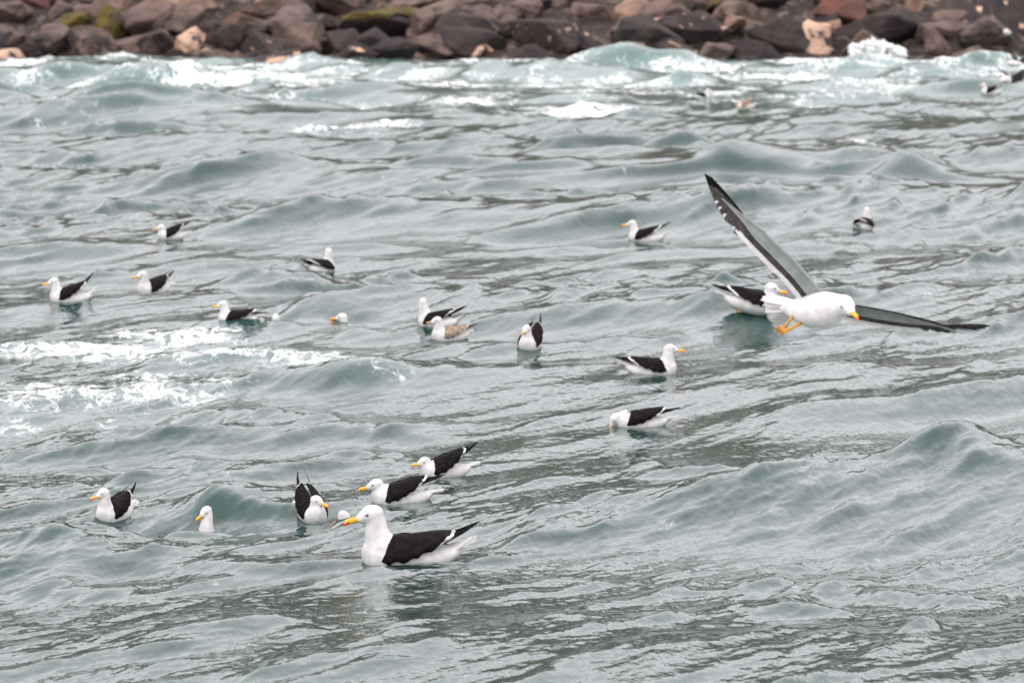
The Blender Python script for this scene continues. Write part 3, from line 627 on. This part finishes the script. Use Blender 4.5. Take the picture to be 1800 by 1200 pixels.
def main_flyer():
    D = 18.3; root = empty('gull', at(1430, 545, D)); inv_ = Matrix.Translation(root.location).inverted()
    A = lambda u, v, dz: at(u, v, D + dz) - root.location
    px = D / FPX
    spine = [(1376, 541, .15, 10, 7), (1390, 542, .115, 17, 14), (1405, 545, .08, 24, 23), (1425, 546, .035, 31, 30), (1447, 544, -.015, 34, 33), (1464, 541.5, -.06, 30, 28), (1475, 538, -.095, 23, 22), (1484, 536, -.12, 18, 18)]
    bd = tube([(A(u, v, dz), a * px, b * px) for u, v, dz, a, b in spine], 18)
    fwd = (A(1507, 552, -.205) - A(1488, 537, -.135)).normalized()
    up = (Vector((-.12, 0, 1)) - fwd * Vector((-.12, 0, 1)).dot(fwd)).normalized(); hc = A(1485.5, 536.5, -.135)
    hs, side = make_head(hc, fwd, up)
    fuse([bd] + hs, [M['white']], root)
    make_bill(hc + fwd * .056 - up * .008, fwd, up, root, L=.054)
    make_eyes(hc, fwd, up, side, root)
    # tail fan
    tl = empty('tail'); tl.parent = root
    TE = [(1341, 521, .235), (1344, 530, .235), (1346, 539, .235), (1348, 548, .235), (1351, 557, .232), (1356, 566, .228), (1362, 574, .222)]
    for i, (u, v, dz) in enumerate(TE):
        p0 = A(1392 + i, 533 + i * 2.7, .105); blade('tail_feather', p0 + Vector((0, .002 * i, 0)), A(u, v, dz + .002 * i), Vector((.55, -.8, .15)), .062, [M['vane']], None, tl, taper=.93, bw=.85)
    # legs trailing with half-closed webbed feet
    for (h0, h1, toes) in (((1399, 548, .03), (1381, 574, .05), [(1362, 577, .06), (1365, 583, .05), (1371, 587, .04)]), ((1407, 568, .0), (1388, 579, .02), [(1368, 584, .05), (1372, 588, .03), (1377, 588, .02)])):
        p, q = A(*h0), A(*h1)
        v_, f_ = tube([(p, .010, .010), (lerp(p, q, .3), .0065, .0065), (lerp(p, q, .85), .0058, .0058), (q, .0085, .0085)], 8)
        lg = mesh('leg', v_, f_, M['leg'], parent=root)
        T = [A(*z) for z in toes]
        for z in T:
            v_, f_ = tube([(q, .0065, .0065), (lerp(q, z, .5) + Vector((0, 0, .004)), .0055, .0055), (z, .003, .003)], 6); mesh('toe', v_, f_, M['leg'], parent=lg)
        V = [q] + T; V += [z + Vector((.002, .003, .003)) for z in V]
        mesh('web', V, [(0, 1, 2), (0, 2, 3), (4, 6, 5), (4, 7, 6), (0, 4, 5, 1), (1, 5, 6, 2), (2, 6, 7, 3), (3, 7, 4, 0)], M['web'], parent=lg)
    # raised near wing, underside to the camera
    def LC(P): return [A(*p) for p in P]
    lead = LC([(1452, 520, -.03), (1444, 511, -.04), (1420, 482, -.06), (1391, 450, -.085), (1355, 417, -.11), (1343, 404, -.115), (1320, 388, -.12), (1293, 367, -.125), (1268, 346, -.125), (1251, 325, -.12), (1238, 305, -.115)])
    trail = LC([(1405, 532, .03), (1396, 518, .01), (1376, 494, -.01), (1345, 464, -.04), (1318, 436, -.065), (1298, 414, -.08), (1282, 392, -.09), (1267, 371, -.10), (1254, 350, -.11), (1244, 328, -.11), (1237, 308, -.112)])
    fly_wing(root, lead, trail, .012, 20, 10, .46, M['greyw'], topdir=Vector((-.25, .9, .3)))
    # far wing, low and nearly edge-on beyond the head
    lead = LC([(1462, 532, .02), (1478, 532, .02), (1503, 538, .02), (1542, 545, .02), (1573, 551, .025), (1604, 559, .03), (1635, 567, .035), (1659, 574, .04), (1684, 580, .045), (1713, 580, .05), (1742, 573, .055)])
    trail = LC([(1440, 552, .16), (1470, 557, .165), (1500, 566, .165), (1540, 574, .17), (1573, 579, .17), (1604, 581, .16), (1632, 582, .145), (1656, 584, .125), (1684, 588, .10), (1713, 588, .09), (1743, 577, .07)])
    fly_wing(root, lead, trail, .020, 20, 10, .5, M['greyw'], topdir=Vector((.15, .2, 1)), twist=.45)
    return tag(root, 'flying gull crossing low over the water, wings spread, yellow feet trailing', 'gull', 'gulls in the air')
main_flyer()

def far_flyer(D, body, head, wings, label):
    root = empty('gull', at(body[1][0], body[1][1], D)); A = lambda u, v, dz: at(u, v, D + dz) - root.location; px = D / FPX
    bd = tube([(A(u, v, dz), r * px, r * px) for u, v, dz, r in body], 12)
    hd = ellip(A(*head[:3]), (Vector((head[3] * px, 0, 0)), Vector((0, head[3] * px, 0)), Vector((0, 0, head[3] * px * .95))))
    fuse([bd, hd], [M['white']], root, .012, 3)
    f_ = (A(*head[:3]) - A(*body[1][:3])).normalized()
    make_bill(A(*head[:3]) + f_ * head[3] * px, f_, Vector((0, 0, 1)) - f_ * f_.z, root)
    for ld, tr in wings: fly_wing(root, [A(*p) for p in ld], [A(*(a + (b - a) * 1.55 for a, b in zip(p, q))) for p, q in zip(ld, tr)], .016, 8, 6, .48, M['dkgrey'], topdir=Vector((0, .5, .86)))
    return tag(root, label, 'gull', 'gulls in the air')
far_flyer(86, [(1776, 141, .25, 3), (1771, 141, .05, 8), (1766, 140, -.1, 7), (1763, 139, -.15, 5)], (1761, 142, -.2, 4),
          [([(1767, 134, 0), (1764, 130, -.02), (1759, 126, -.05), (1751, 120, -.1)], [(1773, 136, .12), (1771, 132, .1), (1765, 127, .05), (1752, 120, -.08)]),
           ([(1777, 136, 0), (1784, 131, 0), (1794, 125, 0), (1812, 116, 0)], [(1779, 144, .1), (1788, 141, .12), (1799, 135, .1), (1813, 118, .03)])],
          'far flapping gull with spread grey wings just above the swimming gull at right')
far_flyer(90, [(1796, 113, .2, 3), (1786, 113, .05, 6), (1779, 112, -.05, 6), (1775, 111, -.1, 4)], (1774, 112, -.12, 4),
          [([(1781, 108, 0), (1779, 102, 0), (1777, 96, 0), (1775, 89, 0)], [(1789, 109, .1), (1787, 104, .1), (1782, 97, .08), (1776, 90, .03)]),
           ([(1790, 108, .1), (1796, 103, .12), (1803, 99, .15), (1815, 96, .2)], [(1795, 112, .2), (1801, 108, .22), (1808, 104, .22), (1816, 97, .22)])],
          'far gull with one black wing raised upright at the right edge')
far_flyer(122, [(1776, 59, .25, 2.5), (1771, 57, .05, 5), (1768, 56, -.1, 5), (1767, 56, -.15, 4)], (1767, 56, -.2, 3.5),
          [([(1766, 58, 0), (1760, 60, 0), (1754, 63, 0), (1744, 68, 0)], [(1768, 61, .1), (1761, 62, .1), (1755, 65, .1), (1745, 69, .05)]),
           ([(1773, 58, 0), (1778, 60, 0), (1784, 63, 0), (1791, 67, 0)], [(1773, 61, .1), (1778, 63, .1), (1783, 66, .1), (1790, 68, .05)])],
          'farthest gull gliding low in front of the dark rocks at upper right')

# ------------------------------------------------------------------ settle the fused bodies
dg = bpy.context.evaluated_depsgraph_get()
for o in pending:
    nm = bpy.data.meshes.new_from_object(o.evaluated_get(dg)); nm.polygons.foreach_set('use_smooth', [True] * len(nm.polygons)); o['_n'] = nm.name
for o in pending:
    nm = bpy.data.meshes[o['_n']]; o.modifiers.clear(); o.data = nm; nm.name = 'body'; del o['_n']
